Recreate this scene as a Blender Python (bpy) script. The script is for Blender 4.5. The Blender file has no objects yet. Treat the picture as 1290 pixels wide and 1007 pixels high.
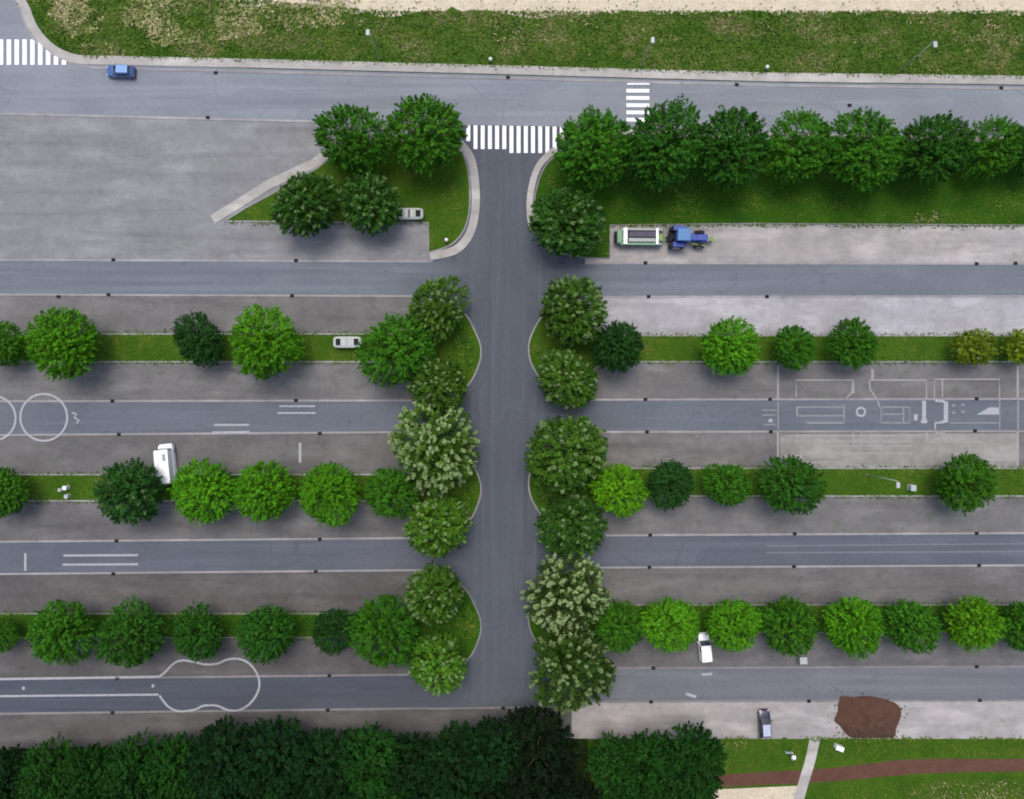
import bpy, bmesh, math, random
import numpy as np
from mathutils import Vector, Matrix, noise
from mathutils.geometry import tessellate_polygon
R = math.radians
random.seed(7)
sc = bpy.context.scene
COL = sc.collection
# ------------------------------------------------------------------ camera
S = 0.12            # metres of ground per photo pixel
H = 108.0           # flying height
cam_d = bpy.data.cameras.new('camera'); cam = bpy.data.objects.new('camera', cam_d); COL.objects.link(cam)
cam.location = (0, 0, H); cam.rotation_euler = (0, 0, 0)
cam_d.sensor_width = 36; cam_d.lens = 36 * H / (1290 * S)
cam_d.clip_start = 1; cam_d.clip_end = 5000
sc.camera = cam
# ------------------------------------------------------------------ light
SUN_EL, SUN_AZ = 70, 352
w = bpy.data.worlds.new("World"); sc.world = w; w.use_nodes = True
nt = w.node_tree; nt.nodes.clear()
sky = nt.nodes.new('ShaderNodeTexSky'); sky.sky_type = 'NISHITA'; sky.sun_disc = False
sky.sun_elevation = R(SUN_EL); sky.sun_rotation = R(SUN_AZ); sky.dust_density = 4.0; sky.air_density = 1.0; sky.ozone_density = 1.0
bg = nt.nodes.new('ShaderNodeBackground'); bg.inputs['Strength'].default_value = 0.12
wo = nt.nodes.new('ShaderNodeOutputWorld')
nt.links.new(sky.outputs[0], bg.inputs[0]); nt.links.new(bg.outputs[0], wo.inputs[0])
sl = bpy.data.lights.new('sun', 'SUN'); sl.energy = 1.0; sl.angle = R(30); sl.color = (1, .97, .92)
so = bpy.data.objects.new('sun', sl); COL.objects.link(so)
d = Vector((math.sin(R(SUN_AZ)) * math.cos(R(SUN_EL)), math.cos(R(SUN_AZ)) * math.cos(R(SUN_EL)), math.sin(R(SUN_EL))))
so.rotation_euler = d.to_track_quat('Z', 'Y').to_euler(); so.location = (0, 60, 90)
sc.view_settings.view_transform = 'Standard'; sc.view_settings.look = 'None'
sc.view_settings.gamma = 1; sc.view_settings.exposure = 0.75
sc.cycles.filter_width = 1.9

# ------------------------------------------------------------------ helpers
def P(px, py, z=0.0): return ((px - 645) * S, (503.5 - py) * S, z)
def G(px, py, h):
    """ground pixel of a thing whose part at height h shows at pixel px,py"""
    k = (H - h) / H
    return 645 + (px - 645) * k, 503.5 + (py - 503.5) * k
def tag(o, label=None, cat=None, group=None, kind=None):
    if label: o['label'] = label
    if cat: o['category'] = cat
    if group: o['group'] = group
    if kind: o['kind'] = kind
    return o
def link(name, me, mat, parent=None):
    o = bpy.data.objects.new(name, me); COL.objects.link(o)
    if mat and not me.materials: me.materials.append(mat)
    if parent: o.parent = parent
    return o
def empty(name, loc, rz=0, scale=1):
    o = bpy.data.objects.new(name, None); COL.objects.link(o)
    o.location = loc; o.rotation_euler = (0, 0, rz); o.scale = (scale,) * 3; o.empty_display_size = .3
    return o
def bmobj(name, bm, mat, parent=None, smooth=False):
    me = bpy.data.meshes.new(name); bm.normal_update(); bm.to_mesh(me); bm.free()
    if smooth:
        for p in me.polygons: p.use_smooth = True
    return link(name, me, mat, parent)
def copy_tree(o, parent=None):
    c = o.copy(); COL.objects.link(c)
    if parent: c.parent = parent
    for ch in o.children: copy_tree(ch, c)
    return c
def box(bm, c, s, rz=0, bev=0):
    r = bmesh.ops.create_cube(bm, size=1)
    M = Matrix.Translation(c) @ Matrix.Rotation(rz, 4, 'Z') @ Matrix.Diagonal((s[0], s[1], s[2], 1))
    bmesh.ops.transform(bm, matrix=M, verts=r['verts'])
    if bev:
        es = list({e for v in r['verts'] for e in v.link_edges})
        bmesh.ops.bevel(bm, geom=es, offset=bev, segments=2, affect='EDGES', profile=.6)
def cyl(bm, a, b, r1, r2=None, n=12):
    a = Vector(a); b = Vector(b); r2 = r1 if r2 is None else r2; dd = b - a
    r = bmesh.ops.create_cone(bm, cap_ends=True, segments=n, radius1=r1, radius2=r2, depth=dd.length)
    M = Matrix.Translation((a + b) / 2) @ dd.to_track_quat('Z', 'Y').to_matrix().to_4x4()
    bmesh.ops.transform(bm, matrix=M, verts=r['verts'])
def catmull(pts, n=6, closed=False):
    out = []; N = len(pts)
    rng = range(N) if closed else range(N - 1)
    for i in rng:
        g = lambda k: pts[k % N] if closed else pts[max(0, min(N - 1, k))]
        p0, p1, p2, p3 = g(i - 1), g(i), g(i + 1), g(i + 2)
        for j in range(n):
            t = j / n
            out.append(tuple(.5 * ((2 * p1[k]) + (-p0[k] + p2[k]) * t + (2 * p0[k] - 5 * p1[k] + 4 * p2[k] - p3[k]) * t * t + (-p0[k] + 3 * p1[k] - 3 * p2[k] + p3[k]) * t ** 3) for k in (0, 1)))
    if not closed: out.append(tuple(pts[-1][:2]))
    return out

# ------------------------------------------------------------------ materials
def newmat(name):
    m = bpy.data.materials.new(name); m.use_nodes = True
    n = m.node_tree; b = n.nodes['Principled BSDF']
    return m, n, b
def plain(name, col, rough=.6, metal=0, spec=.5, coat=0, var=.0):
    m, n, b = newmat(name)
    b.inputs['Base Color'].default_value = (*col, 1); b.inputs['Roughness'].default_value = rough
    b.inputs['Metallic'].default_value = metal; b.inputs['Specular IOR Level'].default_value = spec
    b.inputs['Coat Weight'].default_value = coat
    if var:
        tc = n.nodes.new('ShaderNodeTexCoord'); nz = n.nodes.new('ShaderNodeTexNoise'); nz.inputs['Scale'].default_value = 3
        nz.inputs['Detail'].default_value = 5
        mx = mixc(n, None, (*[c * (1 - var) for c in col], 1), (*[min(1, c * (1 + var)) for c in col], 1))
        n.links.new(tc.outputs['Object'], nz.inputs['Vector']); n.links.new(nz.outputs['Fac'], mx.inputs[0]); n.links.new(mx.outputs[2], b.inputs['Base Color'])
    return m
def mixc(n, fac, a, b, mode='MIX'):
    mx = n.nodes.new('ShaderNodeMix'); mx.data_type = 'RGBA'; mx.blend_type = mode
    ins = [mx.inputs['Factor'], [i for i in mx.inputs if i.name == 'A' and i.type == 'RGBA'][0], [i for i in mx.inputs if i.name == 'B' and i.type == 'RGBA'][0]]
    class W: pass
    wv = W(); wv.inputs = ins; wv.outputs = {2: [o for o in mx.outputs if o.type == 'RGBA'][0]}
    for i, v in zip(ins, (fac, a, b)):
        if v is None: continue
        if hasattr(v, 'links'): n.links.new(v, i)
        elif i is ins[0]: i.default_value = v
        else: i.default_value = tuple(v) if len(v) == 4 else (*v, 1)
    return wv
def nz(n, scale, detail=4, rough=.55, vec=None, stretch=None, lo=None, hi=None, dist=0):
    tc = n.nodes.new('ShaderNodeTexCoord'); src = vec or tc.outputs['Object']
    if stretch:
        mp = n.nodes.new('ShaderNodeMapping'); mp.inputs['Scale'].default_value = stretch
        n.links.new(src, mp.inputs[0]); src = mp.outputs[0]
    t = n.nodes.new('ShaderNodeTexNoise'); t.inputs['Scale'].default_value = scale; t.inputs['Detail'].default_value = detail
    t.inputs['Roughness'].default_value = rough; t.inputs['Distortion'].default_value = dist
    n.links.new(src, t.inputs['Vector'])
    if lo is None: return t.outputs['Fac']
    r = n.nodes.new('ShaderNodeMapRange'); r.inputs['From Min'].default_value = lo; r.inputs['From Max'].default_value = hi
    n.links.new(t.outputs['Fac'], r.inputs['Value']); return r.outputs[0]
def scale_col(c, k): return (c[0] * k, c[1] * k, c[2] * k, 1)
MAIN = (.076, .086, .102)
def asphalt(name, col, axis='x', join=False):
    m, n, b = newmat(name)
    st = (.03, 1, 1) if axis == 'x' else (1, .03, 1)
    base = (*col, 1)
    if join:      # the side roads were laid up to the darker main road: ragged join between the two surfaces
        tc = n.nodes.new('ShaderNodeTexCoord'); sp = n.nodes.new('ShaderNodeSeparateXYZ'); n.links.new(tc.outputs['Object'], sp.inputs[0])
        ad = n.nodes.new('ShaderNodeMath'); ad.operation = 'ADD'; ad.inputs[1].default_value = .9; n.links.new(sp.outputs[0], ad.inputs[0])
        ab = n.nodes.new('ShaderNodeMath'); ab.operation = 'ABSOLUTE'; n.links.new(ad.outputs[0], ab.inputs[0])
        mr = n.nodes.new('ShaderNodeMapRange'); mr.inputs['From Min'].default_value = 6.5; mr.inputs['From Max'].default_value = 17; n.links.new(ab.outputs[0], mr.inputs['Value'])
        base = mixc(n, mr.outputs[0], (*MAIN, 1), base).outputs[2]
    c = mixc(n, nz(n, .12, 5, .6, lo=.3, hi=.7), (.88, .88, .89), (1.10, 1.09, 1.07))
    c = mixc(n, nz(n, .8, 3, .5, stretch=st, lo=.45, hi=.65), c.outputs[2], (1.13, 1.13, 1.12))
    c2 = mixc(n, nz(n, .7, 3, .5, stretch=st, lo=.52, hi=.75), c.outputs[2], (.82, .82, .84))
    c3 = mixc(n, nz(n, 9, 6, .75, lo=.25, hi=.75), (.84, .84, .84), (1.15, 1.15, 1.15))
    c4 = mixc(n, 1.0, c2.outputs[2], c3.outputs[2], 'MULTIPLY')
    pt = mixc(n, nz(n, .16, 2, .3, stretch=(.5, 1, 1) if axis == 'x' else (1, .5, 1), lo=.575, hi=.585), c4.outputs[2], (.90, .90, .91))
    pt = mixc(n, nz(n, 1.6, 8, .85, lo=.25, hi=.75), pt.outputs[2], c4.outputs[2]); sp_ = mixc(n, nz(n, 1.9, 8, .85, lo=.3, hi=.7), (.88, .88, .88), (1.12, 1.12, 1.12)); pt = mixc(n, 1.0, pt.outputs[2], sp_.outputs[2], 'MULTIPLY')
    st2 = mixc(n, nz(n, .35, 7, .7, lo=.60, hi=.74), pt.outputs[2], (.72, .72, .74))
    tcv = n.nodes.new('ShaderNodeTexCoord'); nv = n.nodes.new('ShaderNodeTexNoise'); nv.inputs['Scale'].default_value = .8; nv.inputs['Detail'].default_value = 5
    n.links.new(tcv.outputs['Object'], nv.inputs['Vector'])
    va = mixc(n, .12, tcv.outputs['Object'], nv.outputs['Color'], 'ADD')
    vo = n.nodes.new('ShaderNodeTexVoronoi'); vo.feature = 'DISTANCE_TO_EDGE'; vo.inputs['Scale'].default_value = .11; n.links.new(va.outputs[2], vo.inputs['Vector'])
    cr = n.nodes.new('ShaderNodeMapRange'); cr.inputs['From Min'].default_value = .004; cr.inputs['From Max'].default_value = .012; n.links.new(vo.outputs['Distance'], cr.inputs['Value'])
    gate = mixc(n, nz(n, .15, 3, lo=.5, hi=.56), (1, 1, 1), cr.outputs[0])
    crk = mixc(n, gate.outputs[2], (.88, .88, .89), st2.outputs[2])
    fin = mixc(n, 1.0, base, crk.outputs[2], 'MULTIPLY')
    n.links.new(fin.outputs[2], b.inputs['Base Color']); b.inputs['Roughness'].default_value = .88; b.inputs['Specular IOR Level'].default_value = .25
    return m
def paving(name, col, col2, moss=.4, joint=.5):
    m, n, b = newmat(name)
    c = mixc(n, nz(n, .09, 6, .62, lo=.32, hi=.68), col, col2)
    c = mixc(n, nz(n, .55, 6, .7, lo=.35, hi=.95), c.outputs[2], scale_col(col, .74))
    big = mixc(n, nz(n, .3, 5, .6, stretch=(.35, 1, 1), lo=.5, hi=.8), c.outputs[2], scale_col(col2, 1.22))
    gr = mixc(n, nz(n, .4, 7, .75, lo=.58, hi=.74), big.outputs[2], (col[0] * .62, col[1] * .80, col[2] * .5, 1))  # moss and weeds in joints
    gr.inputs[0]
    tc = n.nodes.new('ShaderNodeTexCoord')
    br = n.nodes.new('ShaderNodeTexBrick'); br.inputs['Scale'].default_value = 1.0
    br.inputs['Brick Width'].default_value = .42; br.inputs['Row Height'].default_value = .21; br.inputs['Mortar Size'].default_value = .018
    br.inputs['Color1'].default_value = (1, 1, 1, 1); br.inputs['Color2'].default_value = (.84, .83, .84, 1); br.inputs['Mortar'].default_value = (.55, .55, .5, 1)
    n.links.new(tc.outputs['Object'], br.inputs['Vector'])
    c5 = mixc(n, joint, gr.outputs[2], br.outputs['Color'], 'MULTIPLY')
    sp = mixc(n, nz(n, 2.2, 8, .85, lo=.3, hi=.7), (.80, .80, .79), (1.2, 1.2, 1.21))
    spot = mixc(n, nz(n, .9, 4, .6, lo=.68, hi=.73), sp.outputs[2], (.74, .72, .70))
    dust = mixc(n, nz(n, .7, 6, .8, stretch=(.4, 1, 1), lo=.63, hi=.8), spot.outputs[2], (1.42, 1.38, 1.30))
    trk = mixc(n, nz(n, .55, 4, .55, stretch=(.05, 1, 1), lo=.52, hi=.72), dust.outputs[2], (.80, .80, .80))
    oil = mixc(n, nz(n, .45, 5, .6, lo=.68, hi=.80), trk.outputs[2], (.62, .61, .6)); sp = oil
    c6 = mixc(n, 1.0, c5.outputs[2], sp.outputs[2], 'MULTIPLY')
    n.links.new(c6.outputs[2], b.inputs['Base Color']); b.inputs['Roughness'].default_value = .92; b.inputs['Specular IOR Level'].default_value = .2
    return m
def grassmat(name, c1, c2, c3, s=.25):
    m, n, b = newmat(name)
    c = mixc(n, nz(n, s, 6, .65, lo=.32, hi=.68), c1, c2)
    c = mixc(n, nz(n, s * 1.7, 7, .7, lo=.56, hi=.74), c.outputs[2], c3)
    sp = mixc(n, nz(n, 3.5, 6, .8, lo=.25, hi=.75), (.6, .62, .6), (1.35, 1.3, 1.2))
    c = mixc(n, 1.0, c.outputs[2], sp.outputs[2], 'MULTIPLY')
    n.links.new(c.outputs[2], b.inputs['Base Color']); b.inputs['Roughness'].default_value = .95; b.inputs['Specular IOR Level'].default_value = .1
    bp = n.nodes.new('ShaderNodeBump'); bp.inputs['Strength'].default_value = .6; bp.inputs['Distance'].default_value = .2
    n.links.new(nz(n, 2.5, 5, .7), bp.inputs['Height']); n.links.new(bp.outputs[0], b.inputs['Normal'])
    return m
def leafmat(name):
    """crown colour = object colour; alpha of it = share of pale, blossoming leaf clumps"""
    m, n, b = newmat(name)
    oi = n.nodes.new('ShaderNodeObjectInfo')
    at = n.nodes.new('ShaderNodeAttribute'); at.attribute_name = 'tone'
    a2 = n.nodes.new('ShaderNodeAttribute'); a2.attribute_name = 'hue'
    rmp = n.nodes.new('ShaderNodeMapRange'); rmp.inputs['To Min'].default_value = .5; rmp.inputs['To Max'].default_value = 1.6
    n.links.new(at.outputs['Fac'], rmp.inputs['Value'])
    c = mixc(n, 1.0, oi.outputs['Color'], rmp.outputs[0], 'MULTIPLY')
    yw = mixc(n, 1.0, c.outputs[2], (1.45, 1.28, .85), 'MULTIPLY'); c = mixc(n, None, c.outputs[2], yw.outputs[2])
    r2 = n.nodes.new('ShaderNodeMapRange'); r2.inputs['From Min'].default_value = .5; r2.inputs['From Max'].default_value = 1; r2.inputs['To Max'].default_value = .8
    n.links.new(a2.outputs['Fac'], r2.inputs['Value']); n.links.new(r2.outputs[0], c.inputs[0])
    # pale clumps
    sub = n.nodes.new('ShaderNodeMath'); sub.operation = 'LESS_THAN'
    n.links.new(a2.outputs['Fac'], sub.inputs[0])
    inv = n.nodes.new('ShaderNodeMath'); inv.operation = 'SUBTRACT'; inv.inputs[0].default_value = 1.0; n.links.new(oi.outputs['Alpha'], inv.inputs[1])
    n.links.new(inv.outputs[0], sub.inputs[1])
    st_ = n.nodes.new('ShaderNodeMath'); st_.operation = 'MULTIPLY_ADD'; st_.inputs[1].default_value = .75; st_.inputs[2].default_value = .22; n.links.new(inv.outputs[0], st_.inputs[0])
    ml = n.nodes.new('ShaderNodeMath'); ml.operation = 'MULTIPLY'; n.links.new(sub.outputs[0], ml.inputs[0]); n.links.new(st_.outputs[0], ml.inputs[1])
    c = mixc(n, ml.outputs[0], c.outputs[2], (.28, .38, .16))
    n.links.new(c.outputs[2], b.inputs['Base Color']); b.inputs['Roughness'].default_value = .75; b.inputs['Specular IOR Level'].default_value = .06
    tr = n.nodes.new('ShaderNodeBsdfTranslucent'); n.links.new(c.outputs[2], tr.inputs['Color'])
    ms = n.nodes.new('ShaderNodeMixShader'); ms.inputs[0].default_value = .12
    out = n.nodes['Material Output']; n.links.new(b.outputs[0], ms.inputs[1]); n.links.new(tr.outputs[0], ms.inputs[2]); n.links.new(ms.outputs[0], out.inputs['Surface'])
    return m
def tuftmat(name, ca, cb, cc):
    m, n, b = newmat(name)
    at = n.nodes.new('ShaderNodeAttribute'); at.attribute_name = 'tone'
    rp = n.nodes.new('ShaderNodeValToRGB'); n.links.new(at.outputs['Fac'], rp.inputs[0])
    e = rp.color_ramp.elements; e[0].color = (*ca, 1); e[0].position = 0; e[1].color = (*cc, 1); e[1].position = 1
    k = rp.color_ramp.elements.new(.55); k.color = (*cb, 1)
    n.links.new(rp.outputs[0], b.inputs['Base Color']); b.inputs['Roughness'].default_value = .8; b.inputs['Specular IOR Level'].default_value = .1
    return m
def paintmat(name, col, wear_lo, wear_hi, under):
    """road paint worn through to the surface below"""
    m, n, b = newmat(name)
    c = mixc(n, nz(n, 4.5, 7, .8, lo=wear_lo, hi=wear_hi), col, under)
    n.links.new(c.outputs[2], b.inputs['Base Color']); b.inputs['Roughness'].default_value = .8
    return m
M = {}
M['asph_top'] = asphalt('top_lit_asphalt', (.185, .202, .228))  # lightened: brighter daylight toward the top is painted into this road
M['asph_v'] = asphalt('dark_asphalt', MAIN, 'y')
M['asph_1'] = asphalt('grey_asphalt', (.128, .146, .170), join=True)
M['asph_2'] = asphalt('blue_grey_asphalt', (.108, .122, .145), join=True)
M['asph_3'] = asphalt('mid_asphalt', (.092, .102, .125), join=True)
M['asph_4'] = asphalt('bottom_shaded_asphalt', (.064, .073, .094), join=True)  # darkened: dimmer light toward the bottom is painted into this road
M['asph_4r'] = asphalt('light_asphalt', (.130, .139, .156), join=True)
M['pav_top'] = paving('grey_block_paving', (.200, .202, .208), (.248, .249, .256))
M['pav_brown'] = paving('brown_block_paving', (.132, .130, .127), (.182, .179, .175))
M['pav_half_shaded'] = paving('half_shaded_block_paving', (.114, .112, .110), (.160, .157, .154))  # block paving with part of the lower-half shade put into its colour
M['pav_shaded'] = paving('shaded_block_paving', (.088, .084, .083), (.128, .122, .120))  # block paving with the shade of the lower left put into its colour
M['pav_light'] = paving('pale_concrete_paving', (.28, .275, .285), (.42, .415, .435), joint=.25)
M['pav_warm'] = paving('dusty_concrete_paving', (.27, .255, .245), (.40, .375, .365), joint=.25)
M['pav_clean'] = paving('scuffed_block_paving', (.200, .194, .180), (.31, .30, .28), joint=.3)
M['foot'] = paving('footpath_slabs', (.33, .315, .295), (.44, .42, .395), joint=.3)
M['kerb'] = paving('kerb_stone', (.24, .235, .24), (.33, .32, .325), joint=.2)
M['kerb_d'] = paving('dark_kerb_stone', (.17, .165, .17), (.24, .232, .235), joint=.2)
M['grass'] = grassmat('lawn', (.028, .078, .006), (.055, .110, .008), (.11, .11, .025))
M['grass_dk'] = grassmat('dark_lawn', (.016, .060, .004), (.034, .095, .005), (.06, .085, .012))  # darker green than the plain lawn
M['verge'] = grassmat('rough_verge', (.035, .085, .012), (.080, .13, .02), (.20, .15, .075), .16)
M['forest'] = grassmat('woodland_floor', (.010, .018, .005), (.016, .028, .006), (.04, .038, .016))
M['sand'] = grassmat('sandy_field_soil', (.46, .41, .32), (.58, .52, .42), (.34, .29, .20), .3)
M['redpath'] = grassmat('red_clinker_path', (.088, .042, .032), (.118, .060, .046), (.10, .070, .055), .5)
M['white'] = paintmat('road_paint', (.80, .80, .82), .52, .78, (.26, .27, .29))
M['faint'] = paintmat('worn_road_paint', (.38, .39, .42), .40, .68, (.16, .17, .18))
M['ghost'] = paintmat('faded_road_paint', (.235, .25, .255), .37, .62, (.15, .155, .16))
M['ghoster'] = paintmat('very_faded_road_paint', (.155, .165, .18), .36, .66, (.10, .11, .125))
M['ghost_p'] = paintmat('faded_paint_on_paving', (.32, .315, .295), .38, .62, (.19, .185, .18))
M['leaf'] = leafmat('leaves')
M['bark'] = plain('bark', (.09, .07, .05), .9, var=.3)
M['iron'] = plain('cast_iron', (.018, .018, .020), .8, 0, .1)
M['steel'] = plain('galvanised_steel', (.33, .39, .30), .5, .2, var=.15)
M['glass'] = plain('car_glass', (.012, .015, .02), .08, 0, .8)
M['tyre'] = plain('tyre_rubber', (.018, .018, .018), .85)
M['rim'] = plain('alloy', (.5, .5, .52), .35, .9)
M['lens'] = plain('lamp_lens', (.8, .8, .78), .15)
M['redlens'] = plain('tail_lamp_red', (.35, .02, .02), .2)
M['black'] = plain('black_plastic', (.02, .02, .022), .5)
M['wpaint'] = plain('white_car_paint', (.80, .81, .82), .25, coat=.5)
M['spaint'] = plain('silver_car_paint', (.50, .52, .62), .3, .3, coat=.5)
M['roof_sheen'] = plain('blue_roof_sheen_paint', (.14, .27, .56), .3, .1, coat=.5)  # lighter blue, painted sky reflection for the blue car's roof
M['b2paint'] = plain('deep_blue_car_paint', (.045, .10, .26), .3, .1, coat=.5)
M['npaint'] = plain('dark_blue_car_paint', (.016, .018, .045), .3, .1, coat=.5)
M['tblue'] = plain('tractor_blue', (.012, .045, .28), .5, coat=0, var=.2)
M['tlight'] = plain('light_blue_panel', (.03, .14, .34), .45)
M['green'] = plain('pale_green_paint', (.13, .27, .16), .5, var=.2)
M['lime'] = plain('lime_green_paint', (.14, .24, .05), .5, var=.2)
M['wmetal'] = plain('white_painted_metal', (.78, .80, .78), .4)
M['gmetal'] = plain('grey_painted_metal', (.27, .30, .28), .5, var=.15)
M['gmetal2'] = plain('pale_grey_painted_metal', (.36, .39, .38), .5, var=.12)
M['bed'] = plain('worn_trailer_bed', (.075, .065, .095), .8, var=.4)

# ------------------------------------------------------------------ flat shapes
def sheet(name, pts, z, mat, kind='structure'):
    vs = [Vector(P(x, y, z)) for x, y in pts]
    tris = tessellate_polygon([vs])
    me = bpy.data.meshes.new(name)
    me.from_pydata([tuple(v) for v in vs], [], [tuple(t) for t in tris]); me.update()
    bm = bmesh.new(); bm.from_mesh(me)
    for f in bm.faces:
        f.normal_update()
        if f.normal.z < 0: f.normal_flip()
    bm.to_mesh(me); bm.free()
    return tag(link(name, me, M[mat]), kind=kind)
def rib(bm, pts, wd, z0, z1, closed=False):
    """ribbon of width wd (metres) along photo-pixel points, from height z0 to z1 (z0 None: flat)"""
    p = [Vector(P(x, y)[:2]) for x, y in pts]; N = len(p); L = []; Rr = []
    for i in range(N):
        a = p[(i - 1) % N] if closed or i > 0 else p[i]; b_ = p[(i + 1) % N] if closed or i < N - 1 else p[i]
        t = (b_ - a); t = t.normalized() if t.length > 1e-6 else Vector((1, 0)); nn = Vector((-t.y, t.x)) * wd / 2
        L.append(p[i] + nn); Rr.append(p[i] - nn)
    mk = lambda q, z: bm.verts.new((q.x, q.y, z))
    lt = [mk(q, z1) for q in L]; rt = [mk(q, z1) for q in Rr]
    if z0 is not None: lb = [mk(q, z0) for q in L]; rb = [mk(q, z0) for q in Rr]
    for i in range(N if closed else N - 1):
        j = (i + 1) % N
        bm.faces.new((rt[i], rt[j], lt[j], lt[i]))
        if z0 is not None:
            bm.faces.new((lt[i], lt[j], lb[j], lb[i])); bm.faces.new((rb[i], rb[j], rt[j], rt[i]))
    if z0 is not None and not closed:
        bm.faces.new((lt[0], lb[0], rb[0], rt[0])); bm.faces.new((rt[-1], rb[-1], lb[-1], lt[-1]))
def ribbon(name, pts, wd, z0, z1, mat, closed=False):
    bm = bmesh.new(); rib(bm, pts, wd, z0, z1, closed)
    return tag(bmobj(name, bm, M[mat]), kind='structure')

# ---- ground to the horizon
bm = bmesh.new()
for x0, x1, y0, y1 in [(-3000, 3000, -3000, 3000)]:
    vs = [bm.verts.new(v) for v in ((x0, y0, -.03), (x1, y0, -.03), (x1, y1, -.03), (x0, y1, -.03))]; bm.faces.new(vs)
tag(bmobj('ground', bm, M['grass_dk']), kind='structure')
XL, XR = -420, 1720
# ---- sandy field and verge
rs = random.Random(3)
edge = []
x = 300
while x < XR:
    edge.append((x, (16 if x > 480 else 12) + rs.uniform(-4, 4) + 5 * math.sin(x * .03) * (x < 700) + max(0, (x - 1150) * .02))); x += rs.uniform(8, 20)
sheet('sandy_field', [(300, -500), (300, 5)] + edge + [(XR, -500)], -.012, 'sand')
topedge = [(105, 70), (330, 75), (640, 83), (970, 92), (1290, 96), (XR, 101)]
corner = catmull([(28, -260), (28, -40), (40, 10), (52, 36), (72, 57), (95, 68), (112, 71)], 5)
sheet('verge', [(x, y) for x, y in corner] + topedge[1:] + [(XR, -2), (330, -2), (330, -260)], -.02, 'verge')
# ---- paving under everything
sheet('parking_paving', [(XL, 143), (0, 143), (400, 153), (560, 158), (560, 332), (XL, 332)], .0, 'pav_top')
for (a, b_, x0, x1, mt) in [(366, 510, XL, 600, 'pav_brown'), (540, 690, XL, 600, 'pav_half_shaded'), (716, 860, XL, 600, 'pav_shaded'),
                            (888, 944, XL, 720, 'pav_shaded'), (280, 334, 700, XR, 'pav_warm'), (370, 440, 700, XR, 'pav_light'),
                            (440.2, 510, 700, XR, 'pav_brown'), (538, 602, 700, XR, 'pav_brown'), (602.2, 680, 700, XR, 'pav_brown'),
                            (708, 860, 700, XR, 'pav_half_shaded'), (878, 931, 720.2, XR, 'pav_warm')]:
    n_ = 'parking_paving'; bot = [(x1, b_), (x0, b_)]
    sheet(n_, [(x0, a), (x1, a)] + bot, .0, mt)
sheet('parking_paving', [(983, 547), (1281, 546), (1281, 589), (983, 589)], .004, 'pav_clean')
# ---- asphalt
sheet('top_road', [(XL, -260), (10, -260), (24, -260)] + [(x - 11, y + 9) for x, y in corner[1:]] + [(330, 87), (640, 95), (970, 104), (1290, 108), (XR, 113), (XR, 176), (1290, 172), (960, 168), (720, 160), (580, 158), (400, 154), (0, 144), (XL, 134)], .006, 'asph_top')
sheet('main_road', [(572, 157), (730, 160), (730, 250), (737, 300), (737, 892), (538, 892), (538, 340), (545, 330), (572, 300)], .012, 'asph_v')
def yl(a, b_, x): return a + (b_ - a) * x / 540
roads = []
def road(side, pts_top, pts_bot, mat):
    sheet('side_road', pts_top + pts_bot[::-1], .018, mat)
    roads.append((side, pts_top, pts_bot))
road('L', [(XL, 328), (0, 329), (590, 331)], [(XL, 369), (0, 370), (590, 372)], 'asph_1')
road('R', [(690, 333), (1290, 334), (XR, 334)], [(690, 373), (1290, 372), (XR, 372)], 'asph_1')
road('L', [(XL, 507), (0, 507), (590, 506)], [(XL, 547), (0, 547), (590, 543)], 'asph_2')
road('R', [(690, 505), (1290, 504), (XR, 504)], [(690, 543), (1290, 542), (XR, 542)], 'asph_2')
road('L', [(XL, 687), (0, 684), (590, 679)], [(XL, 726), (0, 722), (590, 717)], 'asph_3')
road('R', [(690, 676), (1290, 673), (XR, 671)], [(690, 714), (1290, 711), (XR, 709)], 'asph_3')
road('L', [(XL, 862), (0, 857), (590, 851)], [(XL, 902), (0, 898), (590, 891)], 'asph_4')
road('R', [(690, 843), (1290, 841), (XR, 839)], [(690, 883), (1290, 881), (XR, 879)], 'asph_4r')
# ---- gutters / kerb stones beside the side roads
for i, (side, tp, bt) in enumerate(roads):
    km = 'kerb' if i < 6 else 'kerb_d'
    for pts, off in ((tp, -1.3), (bt, 1.3)):
        q = [(x, y + off) for x, y in pts]
        if side == 'L': q = q[:-1] + [(540, q[-1][1])]
        else: q = [(745, q[0][1])] + q[1:]
        ribbon('kerb', q, .30, .0, .055, km)
ribbon('kerb', [(540, 893), (735, 890)], .3, 0, .05, 'kerb_d')
ribbon('kerb', [(XL, 134), (0, 143.5), (400, 153.5), (575, 158)], .34, 0, .055, 'kerb')
# ---- footpath along the top road
fp = [(x - 6, y + 5) for x, y in corner] + [(330, 80.5), (640, 88.5), (970, 97.5), (1290, 101.5), (XR, 106)]
fp = [p for p in fp if p[0] < 106 or p[0] > 300]
fp.insert(len(corner) - 1 if len(corner) < len(fp) else len(fp) - 5, (106, 76)) if False else None
ribbon('footpath', fp, 1.35, .0, .10, 'foot')
kl = [(x - 11.5, y + 10) for x, y in corner] ; kl = [p for p in kl if p[0] < 100] + [(120, 86), (330, 91), (640, 99), (970, 108), (1290, 112), (XR, 117)]
ribbon('kerb', kl, .32, 0, .05, 'kerb')
ribbon('kerb', [(760, 165), (960, 172), (1290, 176), (XR, 180)], .9, 0, .09, 'foot')

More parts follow.
